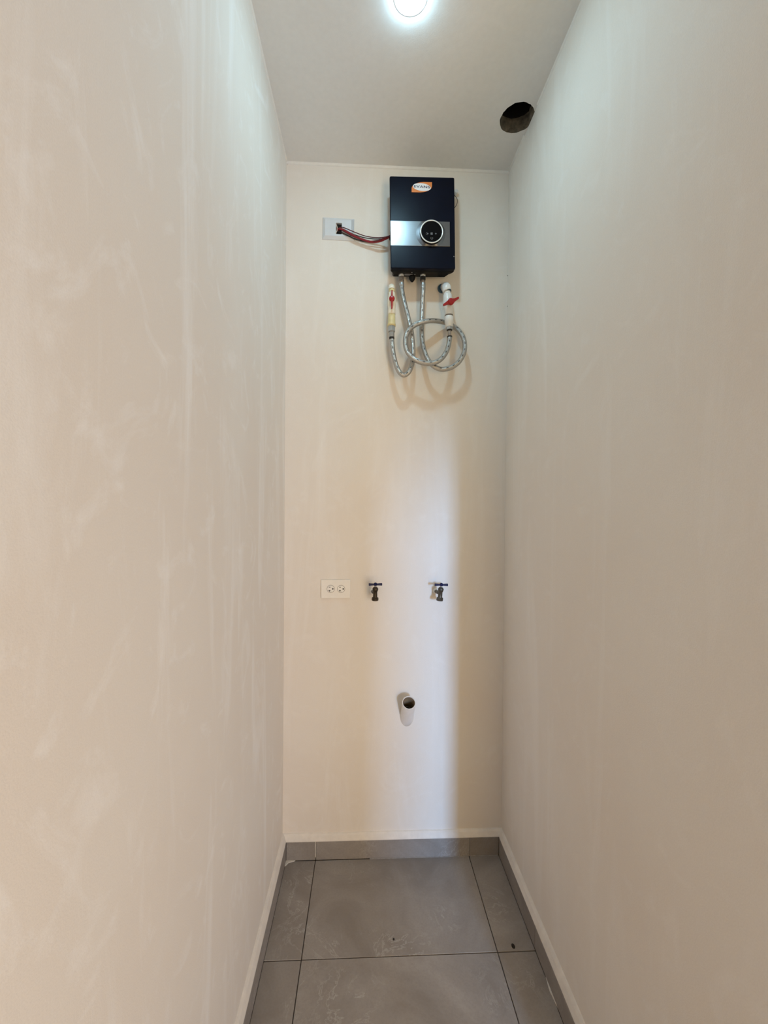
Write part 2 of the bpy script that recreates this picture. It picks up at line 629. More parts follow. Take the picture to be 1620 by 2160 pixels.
m.add(top + [p + Vector((0, 0, 0.11)) for p in top],
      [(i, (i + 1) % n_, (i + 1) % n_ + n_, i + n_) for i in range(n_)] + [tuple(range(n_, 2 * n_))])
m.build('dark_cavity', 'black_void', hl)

# floor: grout bed with the tiles as pieces
fl = MB(); fl.span((-WT, PY - 0.1, -0.06), (2.9, WT, -0.0035)); floor = fl.build('floor', 'grout', kind='structure')
JX0 = on_z(664, 1822, 0).x
JX1 = on_z(992, 1814, 0).x
JY1 = on_z(838, 2016.5, 0).y
G = 0.0024


def tile(x0, x1, y0, y1):
    if x1 - x0 < 0.01 or y1 - y0 < 0.01:
        return
    m = MB()
    dz = random.uniform(-0.0004, 0.0004)
    m.span((x0 + G / 2, y0 + G / 2, -0.010), (x1 - G / 2, y1 - G / 2, dz))
    m.build('tile', 'tile', floor, 0.0012, 1)


TW = JX1 - JX0
rows_y = [-TB * 0.9, JY1] + [JY1 - 0.6 * i for i in range(1, 5)]
cols_n = [TB * 0.9, JX0, JX1, XR - TB * 0.9]
for j in range(len(rows_y) - 1):
    y1, y0 = rows_y[j], rows_y[j + 1]
    if y0 > YR - 0.5 and j < 2:
        for i in range(3):
            tile(cols_n[i], cols_n[i + 1], max(y0, -9), y1)
    else:
        xs = [TB, JX0] + [JX0 + TW * i for i in range(1, 5)]
        for i in range(len(xs) - 1):
            tile(xs[i], xs[i + 1], max(y0, PY), y1)

# baseboards of the same tile
BT = 0.0085   # tile thickness


def base_piece(par, lo, hi, bev=0.001):
    m = MB(); m.span(lo, hi); m.build('baseboard_tile', 'tile_base', par, bev, 1)


jb = [TB, JX0 + 0.0015, JX1 + 0.002, XR - TB]
bb = MB(); bb.span((0.0, -TB + 0.004, -0.003), (XR, 0.001, ZB - 0.003)); bbk = bb.build('baseboard_back', 'grout', kind='structure')
for i in range(3):
    base_piece(bbk, (jb[i] + (0.0012 if i == 1 else 0.0003), -TB, 0.001), (jb[i + 1] - (0.0012 if i == 0 else 0.0003), -TB + BT, ZB + (0.0006 if i == 1 else 0)))
m = MB()   # white grout left in the corner and along the joints
c0 = on_z(603, 1820, 0)
m.prism([(0, 0), (0.034, 0.0), (0.030, -0.004), (0.012, -0.008), (0.004, -0.020), (0, -0.024)], (TB, -TB, 0.0006), (1, 0, 0), (0, 1, 0), (0, 0, 1), 0.0025)
m.span((JX0 - 0.0008, -TB - 0.0005, 0.012), (JX0 + 0.0018, -TB + 0.003, ZB))
m.build('grout_smear', 'white_grout', bbk)
m = MB()
m.span((0.33, -TB - 0.0012, 0.0), (XR - TB - 0.002, -TB + 0.001, 0.0010))
m.build('joint_line', 'pale_grout', bbk)
bb = MB(); bb.span((0.0, YL, -0.003), (TB - 0.004, -0.0005, ZB - 0.003)); bl = bb.build('baseboard_left', 'grout', kind='structure')
yy = -TB
for k in range(4):
    y2 = max(yy - 0.6, YL)
    base_piece(bl, (TB - BT, y2 + 0.0006, 0.001), (TB, yy - 0.0006, ZB))
    yy = y2
bb = MB(); bb.span((XR - TB + 0.004, YR, -0.003), (XR, -0.0005, ZB - 0.003)); br = bb.build('baseboard_right', 'grout', kind='structure')
d_ = fw + rt * ((1127 - 810) / FPX) + up * ((1080 - 1953) / FPX)
JYR = (CAM + d_ * ((ZB - CAM.z) / d_.z)).y
base_piece(br, (XR - TB, JYR + 0.0006, 0.001), (XR - TB + BT, -TB - 0.0004, ZB))
base_piece(br, (XR - TB, JYR - 0.6, 0.001), (XR - TB + BT, JYR - 0.0006, ZB - 0.0015))
base_piece(br, (XR - TB, YR, 0.001), (XR - TB + BT, JYR - 0.6012, ZB))
m = MB()
ga, gb = on_z(1147, 2060, 0), on_z(1180, 2128, 0)
m.prism([(XR - TB + 0.0005, ga.y), (XR - TB - 0.0035, (ga.y * 2 + gb.y) / 3), (XR - TB - 0.004, (ga.y + gb.y) / 2), (XR - TB + 0.0005, gb.y)], (0, 0, 0.0005), (1, 0, 0), (0, 1, 0), (0, 0, 1), 0.003)
m.build('grout_smear', 'white_grout', br)


# plaster bead over the baseboards, caulk at the ceiling
def strip(name, prof, a, b, out, mat):
    """profile (away from the wall, height) swept from a to b; out is the direction off the wall"""
    a, b, out = Vector(a), Vector(b), Vector(out)
    m = MB()
    n = 14
    k = len(prof)
    vs_ = []
    rnd = random.Random(hash(name) % 97 if False else len(name))
    for i in range(n + 1):
        p = a.lerp(b, i / n)
        wob = 1 + 0.10 * (rnd.random() - 0.5)
        for d, h in prof:
            vs_.append(p + out * d + Vector((0, 0, h * wob if h > 0.005 else h)))
    fs = [(i * k + j, i * k + (j + 1) % k, (i + 1) * k + (j + 1) % k, (i + 1) * k + j) for i in range(n) for j in range(k)]
    fs += [tuple(reversed(range(k))), tuple(range(n * k, n * k + k))]
    m.add(vs_, fs)
    return m.build(name, mat, kind='structure')


bead = [(0, 0), (TB - 0.0005, 0), (TB - 0.001, 0.003), (0.0085, 0.017), (0.004, 0.022), (0, 0.0235)]
strip('trim_1', bead, (0, 0, ZB + 0.0004), (XR, 0, ZB + 0.0004), (0, -1, 0), 'bead')
strip('trim_2', bead, (0, -0.001, ZB + 0.0004), (0, YL, ZB + 0.0004), (1, 0, 0), 'bead')
strip('trim_3', bead, (XR, -0.001, ZB + 0.0004), (XR, YR, ZB + 0.0004), (-1, 0, 0), 'bead')
ck = [(0, 0), (0.007, 0), (0.005, -0.0035), (0.003, -0.0065), (0, -0.008)]
ck2 = [(0, 0), (0.0045, 0), (0.003, -0.002), (0.002, -0.003), (0, -0.0045)]
strip('trim_4', ck, (0, 0, ZC), (XR, 0, ZC), (0, -1, 0), 'caulk')
strip('trim_5', ck2, (0, -0.001, ZC), (0, YL, ZC), (1, 0, 0), 'caulk')
strip('trim_6', ck2, (XR, HOLE_P.y + 0.06, ZC), (XR, -0.001, ZC), (-1, 0, 0), 'caulk')
strip('trim_7', ck2, (XR, YR, ZC), (XR, HOLE_P.y - 0.05, ZC), (-1, 0, 0), 'caulk')

# ------------------------------------------------------------------ ceiling lamp
lp = thing('ceiling_lamp', 'small round white LED lamp glowing on the ceiling', 'lamp', (LAMP_P.x, LAMP_P.y, ZC))
m = MB(lp.location)
m.lathe([(0.0315, 0), (0.0425, 0.0), (0.0425, 0.0004), (0.0415, 0.0007), (0.0315, 0.0009), (0.0315, 0.0005)], lp.location, (0, 0, -1), 40, cap=False)
m.build('housing', 'lamp_ring', lp)
m = MB(lp.location)
prof = [(0.0312 * math.cos(a), 0.002 + 0.008 * math.sin(a)) for a in [math.pi / 2 * i / 8 for i in range(8)]]
m.lathe([(0.0312, 0.0008)] + prof + [(0.0004, 0.0101)], lp.location, (0, 0, -1), 40, cap=False)
m.build('diffuser', 'lamp', lp, label='bright white glowing diffuser')

# ------------------------------------------------------------------ water heater
HS = 0.085                        # its front face stands this far off the wall
HC = at(891, 469, HS)
PXM = (-HS - CAM.y) / FPX * 1.001   # metres per pixel at the face
TH = 0.020
ht = thing('water_heater', 'navy black tankless electric water heater with silver band, mounted high on the back wall', 'water heater', HC, rot=(0, -TH, 0))


def hl_(px, py):
    """picture offset on the heater's face -> its local (x, z)"""
    p = at(px, py, HS) - HC
    c, s = math.cos(TH), math.sin(TH)
    return (p.x * c - p.z * s * -1 * -1, 0) if False else (p.x * c + p.z * s, -p.x * s + p.z * c)


x0, z0 = hl_(820, 371); x1, z1 = hl_(958, 374); x2, z2 = hl_(826, 566); x3, z3 = hl_(961, 567)
HX0, HX1 = (x0 + x2) / 2, (x1 + x3) / 2
HZ1, HZ0 = (z0 + z1) / 2, (z2 + z3) / 2
UX, UZ, UN = (1, 0, 0), (0, 0, 1), (0, -1, 0)
Wd, Hh = HX1 - HX0, HZ1 - HZ0
cxm, czm = (HX0 + HX1) / 2, (HZ0 + HZ1) / 2
# front cover
m = MB()
m.prism([(cxm + a, czm + b) for a, b in rrect(Wd, Hh, 0.005)], (0, 0.014, 0), UX, UZ, UN, 0.014)
m.build('front_cover', 'navy', ht, 0.003, 3)
# rear body: flush with the cover, drawn in towards the wall
def body_ring(y, l, r_, b_, t_, c):
    X0, X1, Z0, Z1 = HX0 + l, HX1 - r_, HZ0 + b_, HZ1 - t_
    return [(X0, y, Z0 + c), (X0 + c, y, Z0), (X1 - c, y, Z0), (X1, y, Z0 + c), (X1, y, Z1 - c), (X1 - c, y, Z1), (X0 + c, y, Z1), (X0, y, Z1 - c)]


rings = [body_ring(0.0135, 0.0008, 0.0008, 0.0012, 0.0008, 0.003), body_ring(0.020, 0.0008, 0.0008, -0.0008, 0.0008, 0.003),
         body_ring(0.026, 0.0025, 0.003, -0.0008, 0.002, 0.004), body_ring(0.038, 0.009, 0.015, 0.000, 0.006, 0.004), body_ring(0.056, 0.0095, 0.026, 0.000, 0.010, 0.004)]
m = MB()
m.add([p for r_ in rings for p in r_], [(j * 8 + i, j * 8 + (i + 1) % 8, j * 8 + 8 + (i + 1) % 8, j * 8 + 8 + i) for j in range(len(rings) - 1) for i in range(8)] +
      [tuple(range(8)), tuple(range(32, 40))])
m.build('rear_body', 'black', ht, 0.0012, 2)
# wall bracket
m = MB(); m.span((HX0 + 0.03, 0.0555, HZ0 + 0.03), (HX1 - 0.04, HS, HZ1 - 0.03)); m.build('wall_bracket', 'steel', ht)
# silver band
bx0, bz1 = hl_(823.5, 466); bx1, bz0 = hl_(949, 520.3)
m = MB(); m.span((bx0, -0.0016, bz0), (bx1, 0.003, bz1)); band = m.build('silver_band', 'silver', ht, 0.0006, 2, label='brushed silver band across the cover')
# dial: bevelled recess, black barrel, pale ring, glass display
dx, dz = hl_(909.3, 493.3)
rp = PXM
m = MB()
seg = 64
R0, R1 = 31.0 * rp, 24.5 * rp
vs_, fs = [], []
for i in range(seg):
    a = 2 * math.pi * i / seg
    z_ = dz + R0 * math.sin(a)
    z_ = min(max(z_, bz0 + 0.0006), bz1 - 0.0006)
    vs_.append((dx - 0.0015 + R0 * math.cos(a), -0.0018, z_))
for i in range(seg):
    a = 2 * math.pi * i / seg
    vs_.append((dx + R1 * math.cos(a), -0.0050, min(max(dz + R1 * math.sin(a), bz0 + 0.0004), bz1 - 0.0004)))
m.add(vs_, [(i, (i + 1) % seg, (i + 1) % seg + seg, i + seg) for i in range(seg)], True)
m.build('dial_bevel', 'bezel', ht, label='grey bevelled ring round the dial')
m = MB()
m.lathe([(24.6 * rp, 0.0), (24.6 * rp, 0.0125), (23.5 * rp, 0.0135)], (dx, 0.001, dz), UN, 48)
dial = m.build('dial', 'black', ht)
m = MB()
m.lathe([(24.3 * rp, 0.0), (24.3 * rp, 0.0012), (23.4 * rp, 0.0020), (21.9 * rp, 0.0014), (21.8 * rp, 0.0)], (dx, -0.0125, dz), UN, 64, cap=False)
m.build('dial_ring', 'ring', dial, label='pale ring round the display')
m = MB()
m.lathe([(21.9 * rp, 0.0), (21.9 * rp, 0.0009)], (dx, -0.0125, dz), UN, 48)
m.build('display', 'gloss_black', dial, label='round glossy black display')
yf = -0.01345


def flat(m, outline, cx, cz, y=yf, d=0.0003):
    m.prism([(cx + a, cz + b) for a, b in outline], (0, y, 0), UX, UZ, UN, d)


def ringo(m, cx, cz, r, wdt, y=yf, n=20, a0=0, a1=360):
    k = n
    vs_, fs = [], []
    for i in range(k + 1):
        a = math.radians(a0 + (a1 - a0) * i / k)
        vs_ += [(cx + (r - wdt / 2) * math.cos(a), y - 0.0003, cz + (r - wdt / 2) * math.sin(a)), (cx + (r + wdt / 2) * math.cos(a), y - 0.0003, cz + (r + wdt / 2) * math.sin(a))]
    m.add(vs_, [(2 * i, 2 * i + 1, 2 * i + 3, 2 * i + 2) for i in range(k)])


m = MB()
ix, iz = hl_(900.3, 498)
ringo(m, ix, iz, 2.6 * rp, 0.5 * rp, a0=90, a1=270)
flat(m, circle(1.3 * rp, 12), ix + 0.8 * rp, iz)
m.build('icon', 'icon', dial)
m = MB()
ix, iz = hl_(909.3, 498)
for q in (-1.7, 0, 1.7):
    flat(m, rrect(4.6 * rp, 1.0 * rp, 0.4 * rp, 2), ix, iz + q * rp)
m.build('icon', 'icon', dial)
m = MB()
ix, iz = hl_(918, 498)
flat(m, rrect(3.2 * rp, 1.1 * rp, 0.4 * rp, 2), ix, iz)
flat(m, rrect(1.1 * rp, 3.2 * rp, 0.4 * rp, 2), ix, iz)
m.build('icon', 'icon', dial)
m = MB()
ix, iz = hl_(909.6, 507.5)
ringo(m, ix, iz, 2.2 * rp, 0.55 * rp, a0=-235, a1=55)
m.build('icon', 'icon', dial)
# logo badge: orange leaf with white oval and lettering
lx, lz = hl_(889.8, 395.2)
bw, bh = 21.6 * rp, 10.8 * rp


def leaf(a, b):
    out = [(a, b)]                                     # sharp upper right, lower left
    for i in range(13):
        t = math.pi / 2 * i / 12
        out.append((-a + 1.25 * a * (1 - math.sin(t)), b - 1.3 * b * (1 - math.cos(t))))
    out.append((-a, -b))
    for i in range(13):
        t = math.pi / 2 * i / 12
        out.append((a - 1.25 * a * (1 - math.sin(t)), -b + 1.3 * b * (1 - math.cos(t))))
    return out


m = MB(); flat(m, leaf(bw, bh), lx, lz, 0.0002, 0.0012)
badge = m.build('logo_badge', 'orange', ht, label='orange leaf-shaped badge')
ca, sa = math.cos(-0.10), math.sin(-0.10)
ov = [(a * ca - b * sa, a * sa + b * ca) for a, b in circle(19.0 * rp, 40, ry=8.0 * rp)]
m = MB(); flat(m, ov, lx, lz, -0.0009, 0.0004); m.build('logo_oval', 'white_print', badge, label='white oval')
cu = bpy.data.curves.new('lettering', 'FONT')
cu.body = 'EVANS'
cu.size = 9.2 * rp
cu.align_x = 'CENTER'
cu.align_y = 'CENTER'
cu.offset = 0.00030
cu.extrude = 0.0001
cu.space_character = 1.04
tmp = bpy.data.objects.new('tmp_lettering', cu)
COL.objects.link(tmp)
bpy.context.view_layer.update()
me = bpy.data.meshes.new_from_object(tmp.evaluated_get(bpy.context.evaluated_depsgraph_get()))
bpy.data.objects.remove(tmp)
me.name = 'lettering'
me.transform(Matrix.Diagonal((1.22, 0.76, 1, 1)))
me.transform(Matrix.Rotation(math.pi / 2, 4, 'X'))
me.transform(Matrix.Rotation(0.035, 4, 'Y'))
me.transform(Matrix.Translation((lx, -0.0014, lz + 0.4 * rp)))
me.materials.clear()
me.materials.append(M['ink'])
lo_ = bpy.data.objects.new('lettering', me)
COL.objects.link(lo_)
lo_.parent = badge
# screw dots, label plate, drain plug underneath
sx, sz = hl_(958, 541)
m = MB(); m.lathe([(1.2 * rp, 0), (1.0 * rp, 0.0006)], (sx - 0.001, 0.0, sz), UN, 12); m.build('screw', 'icon', ht)
m = MB(); m.lathe([(0.0022, 0), (0.0022, 0.006), (0.0016, 0.007)], (HX1 - 0.004, 0.017, hl_(963, 497.5)[1]), (1, 0, 0), 12); m.build('screw', 'black', ht)
zb = HZ0 - 0.0008
m = MB(); m.prism([(a, b) for a, b in rrect(0.032, 0.010, 0.0045, 4)], (hl_(864.5, 567)[0], HS - 0.0455, zb + 0.0002), (1, 0, 0), (0, 1, 0), (0, 0, -1), 0.0006); m.build('label_sticker', 'icon', ht)
m = MB(); m.prism([(-0.004, -0.004), (0.004, -0.004), (0, 0.004)], (hl_(877.5, 567)[0], HS - 0.0455, zb + 0.0002), (1, 0, 0), (0, 1, 0), (0, 0, -1), 0.0006); m.build('label_sticker', 'icon', ht)
m = MB(); m.lathe([(0.0025, 0), (0.002, 0.001)], (hl_(870.5, 567)[0], HS - 0.060, zb + 0.0002), (0, 0, -1), 12); m.build('screw', 'steel', ht)
m = MB(); m.lathe([(0.0125, 0), (0.0125, 0.006), (0.010, 0.013), (0.004, 0.021), (0.001, 0.023)], (hl_(872, 567)[0] + 0.001, HS - 0.034, zb + 0.001), (0, 0, -1), 20); m.build('drain_plug', 'black', ht)
NUT_S = 0.043
for px in (846.5, 892.0):
    p = at(px, 580, NUT_S) - HC
    xl, zl = p.x * math.cos(TH) + p.z * math.sin(TH), -p.x * math.sin(TH) + p.z * math.cos(TH)
    m = MB(); m.lathe([(0.0098, 0), (0.0098, 0.008), (0.0088, 0.0095)], (xl, HS - NUT_S, zb + 0.002), (0, 0, -1), 24); m.build('water_port', 'ring', ht, label='white threaded port under the heater')
# cable gland on the left side
gp = at(821, 499, 0.045) - HC
m = MB(); m.lathe([(0.009, 0), (0.009, 0.008), (0.006, 0.011)], (HX0 + 0.010, HS - 0.040, gp.z), (-1, 0, 0), 18); m.build('cable_gland', 'black', ht)

# wire loop and white plug at the wall beside the heater
wl = thing('wire_loop', 'thin dark wire loop sticking out of the wall behind the heater right side', 'wire', at(957, 426, 0.0))
pts = smooth_path([at(950, 446, 0.004), at(957, 440, 0.018), at(962.5, 433, 0.022), at(964.6, 425, 0.022), at(963.5, 418.5, 0.020), at(960.5, 414, 0.014), at(957, 410, 0.004)], 8)
m = MB(wl.location); m.tube(pts, 0.0011, 8); m.build('wire_strand', 'wire_black', wl)
m = MB(wl.location)
p = at(958.5, 410, 0.0)
m.lathe([(0.0075, 0), (0.0075, 0.016), (0.006, 0.020)], p, (0.25, -1, 0), 16)
m.build('wall_plug', 'plate', wl, label='pale wall plug')

# ------------------------------------------------------------------ silver wall plate with wires
p0, p1 = at(680.5, 461.5, 0.0), at(746.5, 506.0, 0.0)
pc = (at(680.5, 460.5) + at(747, 463) + at(680.5, 505.5) + at(747, 508)) / 4
pw = at(747, 462).x - at(680.5, 461).x
ph = at(713, 461).z - at(713, 507).z
wp = thing('wall_plate', 'silver white wall plate with wires leaving its square opening, beside the heater', 'wall plate', (pc.x, 0, pc.z), rot=(0, 0.012, 0))
ho = [at(708.5, 469.8, 0.010), at(720.8, 494.0, 0.010)]
hx0, hx1 = ho[0].x - pc.x, ho[1].x - pc.x
hz1, hz0 = ho[0].z - pc.z, ho[1].z - pc.z
m = MB()
A, B = pw / 2, ph / 2
i1 = 0.0105
y1 = -0.0100


def q4(a, b, c, d):
    m.add([a, b, c, d], [(0, 1, 2, 3)])


O = [(-A, 0, -B), (A, 0, -B), (A, 0, B), (-A, 0, B)]
O2 = [(x, -0.0025, z) for x, _, z in O]
I = [(-A + i1, y1, -B + i1), (A - i1, y1, -B + i1), (A - i1, y1, B - i1), (-A + i1, y1, B - i1)]
Hq = [(hx0, y1, hz0), (hx1, y1, hz0), (hx1, y1, hz1), (hx0, y1, hz1)]
Hb = [(x, -0.0005, z) for x, _, z in Hq]
for i in range(4):
    j = (i + 1) % 4
    q4(O[i], O[j], O2[j], O2[i])
    q4(O2[i], O2[j], I[j], I[i])
    q4(I[i], I[j], Hq[j], Hq[i])
    q4(Hq[i], Hq[j], Hb[j], Hb[i])
m.build('cover', 'plate', wp, 0.0006, 2)
m = MB(); m.span((hx0 - 0.001, -0.0012, hz0 - 0.001), (hx1 + 0.001, -0.0004, hz1 + 0.001)); m.build('box_opening', 'black_void', wp, label='dark square opening')
m = MB()
rc = at(704.5, 483, 0.004) - wp.location
m.tube([(max(hx0 + 0.0008, rc.x + 0.0120 * math.cos(a)), -0.0058, rc.z + 0.0190 * math.sin(a)) for a in [math.radians(-75 + 150 * i / 16) for i in range(17)]], 0.0016, 8)
m.build('conduit_rim', 'tan', wp, label='beige conduit rim inside the opening')

WG = None


def wire(label, ctrl, r, mat):
    P = smooth_path([at(*c) for c in ctrl], 10)
    org = P[0]
    m = MB(org)
    m.tube(P, r, 10)
    o = m.build('electric_wire', mat)
    o.location = org
    tag(o, label, 'wire', 'supply wires of the water heater')


wire('thin maroon wire, highest of the bundle from wall plate to heater',
     [(712, 483, 0.002), (718, 479.8, 0.009), (724, 479.8, 0.0155), (735, 484, 0.0175), (748, 489.6, 0.018), (769, 497.4, 0.018), (789, 500.9, 0.020), (806, 500.8, 0.026), (817, 498.6, 0.034), (823, 496.5, 0.042)], 0.0015, 'wire_maroon')
wire('thin black wire just under the highest wire of the bundle beside the heater',
     [(712, 486, 0.002), (719, 482.5, 0.008), (727, 485.0, 0.0135), (738, 490.5, 0.0150), (749, 495.6, 0.0155), (769, 501.4, 0.0155), (789, 504.0, 0.018), (806, 503.4, 0.024), (817, 500.8, 0.033), (823, 498.5, 0.041)], 0.0015, 'wire_black')
wire('thick red wire, lowest of the bundle from wall plate to heater',
     [(711, 484, 0.002), (717, 482.6, 0.010), (725, 485.2, 0.0195), (736, 491.2, 0.021), (749, 498.6, 0.0205), (767, 506.0, 0.0205), (783, 510.4, 0.022), (800, 509.0, 0.029), (813, 503.8, 0.037), (822, 499.2, 0.043)], 0.0038, 'wire_red')
wire('slim dark red wire crossing over the thick red wire next to the heater',
     [(712, 487, 0.002), (719, 484.5, 0.006), (729, 489.5, 0.0135), (742, 497.0, 0.0135), (760, 504.6, 0.0135), (778, 509.0, 0.0165), (796, 507.4, 0.034), (810, 502.0, 0.043), (818, 499.0, 0.046), (823, 497.5, 0.047)], 0.0021, 'wire_maroon')
wire('black strand standing in for the bundle shadow, bending down out of the wall plate opening',
     [(713, 489.5, 0.002), (719, 490.0, 0.010), (726, 493.2, 0.0128), (735, 497.6, 0.0130), (745, 502.6, 0.0130), (757, 506.6, 0.0125), (770, 509.8, 0.012), (786, 511.6, 0.013), (802, 509.0, 0.020), (815, 502.5, 0.032), (822, 499.6, 0.039)], 0.0020, 'wire_black')  # extra strand laid where the bundle's shadow darkens the plate


# ------------------------------------------------------------------ valves and hoses under the heater
def up_s(s):
    return (-s - CAM.y) / FPX          # metres per pixel s in front of the wall


VS = 0.050


def seg_lathe(name, mat, par, stations, s, seg=28, label=None, tilt=0.0, bevel=0.0):
    """stations: (px, py, half width in px): a turned piece along a near-vertical axis"""
    a = at(stations[0][0], stations[0][1], s)
    b = at(stations[-1][0], stations[-1][1], s)
    ax = (b - a)
    L = ax.length
    n = len(stations)
    k = up_s(s)
    tot = abs(stations[-1][1] - stations[0][1]) or 1
    prof = [(w_ * k, L * abs(py - stations[0][1]) / tot) for _, py, w_ in stations]
    m = MB(par.location)
    m.lathe(prof, a, ax, seg)
    return m.build(name, mat, par, bevel, 2, label=label)


# left: cream valve
cv = thing('ball_valve', 'cream plastic ball valve with upright red lever under the heater left edge', 'valve', at(826.5, 603, 0.0))
m = MB(cv.location)
k = up_s(VS)
e0 = at(826.3, 603.5, VS)
arc = [e0 + Vector((0, VS + 0.001, 0))] + [e0 + Vector((0, 0.010, 0))] + [e0 + Vector((0, 0.010 * (1 - math.sin(a)), -0.010 * (1 - math.cos(a)))) for a in [math.pi / 2 * i / 8 for i in range(1, 9)]] + [e0 + Vector((0, 0, -0.012))]
m.tube(arc, 6.6 * k, 22)
m.build('elbow', 'cpvc_cap', cv, 0.0)
seg_lathe('pipe_stub', 'cpvc_yellow', cv, [(826.5, 609, 5.7), (826.5, 619, 5.7)], VS)
seg_lathe('valve_body', 'cpvc', cv, [(826.6, 617, 6.0), (826.6, 619, 6.9), (826.7, 625, 7.2), (826.8, 631, 8.6), (826.8, 641, 9.0), (826.8, 648, 8.2), (826.6, 652, 7.7), (826.5, 660, 7.9), (826.3, 663.5, 7.9), (826.3, 664, 7.0)], VS)
seg_lathe('union', 'cpvc_yellow', cv, [(826.2, 663.5, 7.0), (826.1, 666, 7.6), (826.0, 682, 7.9), (826.0, 684, 8.6), (826.0, 688.5, 8.6), (826, 689, 6)], VS, label='yellowed union below the valve')
ch = at(826.5, 631.5, VS + 0.016)
hd = MB(cv.location)
hd.lathe([(0.0060, -0.008), (0.0070, 0), (0.0100, 0.002), (0.0104, 0.008), (0.0082, 0.0115), (0.001, 0.0125)], ch, (0, -1, 0), 24)
hd.prism([(-0.0030, 0.004), (-0.0022, 0.031), (0.0022, 0.031), (0.0030, 0.004)], ch + Vector((0, -0.002, 0)), (1, 0, 0), (0, 0, 1), (0, -1, 0), 0.006)
hd.prism([(-0.0034, -0.004), (-0.0024, -0.037), (0.0024, -0.037), (0.0034, -0.004)], ch + Vector((0, -0.004, 0)), (1, 0, 0), (0, 0, 1), (0, -1, 0), 0.007)
hd.build('lever', 'red', cv, 0.0010, 2, label='red lever')

# right: white valve
wv = thing('ball_valve', 'white plastic ball valve with red lever turned crosswise, under the heater right corner', 'valve', at(943, 604, 0.0))
m = MB(wv.location)
k = up_s(VS)
e0 = at(942.6, 603.5, VS)
foot = at(937.0, 607, 0.0)
arc = [Vector((foot.x, 0.001, foot.z)), Vector((foot.x, 0, foot.z)).lerp(e0, 0.55)] + [e0 + Vector((-0.001, 0.012 * (1 - math.sin(a)), -0.012 * (1 - math.cos(a)))) for a in [math.pi / 2 * i / 8 for i in range(1, 9)]] + [at(943.0, 614.5, VS)]
m.tube(smooth_path(arc, 3), 9.3 * k, 24)
m.build('elbow', 'pvc', wv)
m = MB(wv.location)
pr = at(929.5, 609.5, 0.0)
m.lathe([(0.0165, 0), (0.0165, 0.006), (0.0150, 0.010)], pr + Vector((0.004, 0.0005, 0)), (0.12, -1, 0), 26)
m.build('wall_collar', 'primer', wv, label='blue primer stained collar at the wall')
seg_lathe('glue_ring', 'primer', wv, [(943.1, 613.2, 9.0), (943.1, 615.0, 9.0)], VS, label='blue glue ring')
seg_lathe('pipe_stub', 'pvc', wv, [(943.2, 614, 7.2), (943.4, 622, 7.2)], VS)
seg_lathe('valve_body', 'pvc', wv, [(943.4, 620, 7.5), (943.5, 622, 9.0), (944.0, 632, 9.5), (944.6, 637, 10.8), (945.6, 648, 10.8), (946.0, 653, 9.2), (946.4, 658, 8.4), (947, 664, 8.0), (947.1, 665.5, 7.2)], VS)
seg_lathe('gasket', 'groove', wv, [(946.8, 665.2, 8.9), (946.9, 668.0, 8.9)], VS)
seg_lathe('union', 'pvc', wv, [(946.6, 667.5, 8.6), (946.7, 669, 9.3), (946.9, 681, 9.3), (947.2, 682, 8.4), (947.6, 689, 7.9), (947.6, 690, 6.8)], VS)
hc = at(950.0, 638.2, VS + 0.022)
m = MB(wv.location)
m.lathe([(0.0065, -0.010), (0.0065, 0.0), (0.0115, 0.002), (0.0120, 0.010), (0.0095, 0.0135), (0.001, 0.0145)], hc, (0.1, -1, 0), 26)
ang = math.radians(24)
ux, uz = Vector((math.cos(ang), 0, math.sin(ang))), Vector((-math.sin(ang), 0, math.cos(ang)))
wing = [(0.006, 0.0085), (0.016, 0.0050), (0.0318, 0.0048), (0.0330, 0.002), (0.0318, -0.0018), (0.018, -0.0045), (0.006, -0.0088),
        (-0.006, -0.0085), (-0.016, -0.0050), (-0.0300, -0.0046), (-0.0312, -0.002), (-0.0300, 0.0018), (-0.018, 0.0045), (-0.006, 0.0088)]
m.prism(wing, hc + Vector((0, -0.003, 0)), ux, uz, (0, -1, 0), 0.008)
m.build('lever', 'red', wv, 0.0013, 2, label='red two-winged lever')

HR = 0.0088


def crop2(pts):
    return [(780 + a / 6.75, 560 + b / 6.75, s) for a, b, s in pts]


def hose(label, ctrl, top, bottom):
    P = [at(*c) for c in ctrl]
    path = smooth_path(P, 10)
    h = thing('braided_hose', label, 'hose', P[0], 'hoses under the water heater')
    m = MB(P[0])
    m.tube(path, HR, 18)
    m.build('hose_tube', 'braid', h)
    top(h)
    bottom(h)
    return h


def nut(name, mat, par, px0, py0, px1, py1, hw, s, hexa=False, s1=None, label=None, bevel=0.0006):
    a, b = at(px0, py0, s), at(px1, py1, s if s1 is None else s1)
    m = MB(par.location)
    r = hw * up_s(s)
    m.lathe([(r, 0), (r, (b - a).length)], a, b - a, 6 if hexa else 24, smooth=not hexa)
    m.build(name, mat, par, bevel, 2, label=label)


def topA(h):
    nut('hex_nut', 'steel_warm', h, 846.6, 584.0, 846.6, 592.5, 6.4, NUT_S, True)
    nut('ferrule', 'steel_warm', h, 846.7, 592, 846.9, 598.5, 5.2, NUT_S)
    nut('crimp_sleeve', 'steel', h, 846.9, 598, 847.6, 605, 5.4, NUT_S)


def botA(h):
    nut('crimp_sleeve', 'rubber', h, 826.4, 711, 826.5, 716, 5.5, VS)
    nut('ferrule', 'steel', h, 826.2, 698, 826.4, 711.5, 5.6, VS, label='dull collar')
    nut('hex_nut', 'steel', h, 826.0, 688, 826.2, 700, 8.0, VS, True)


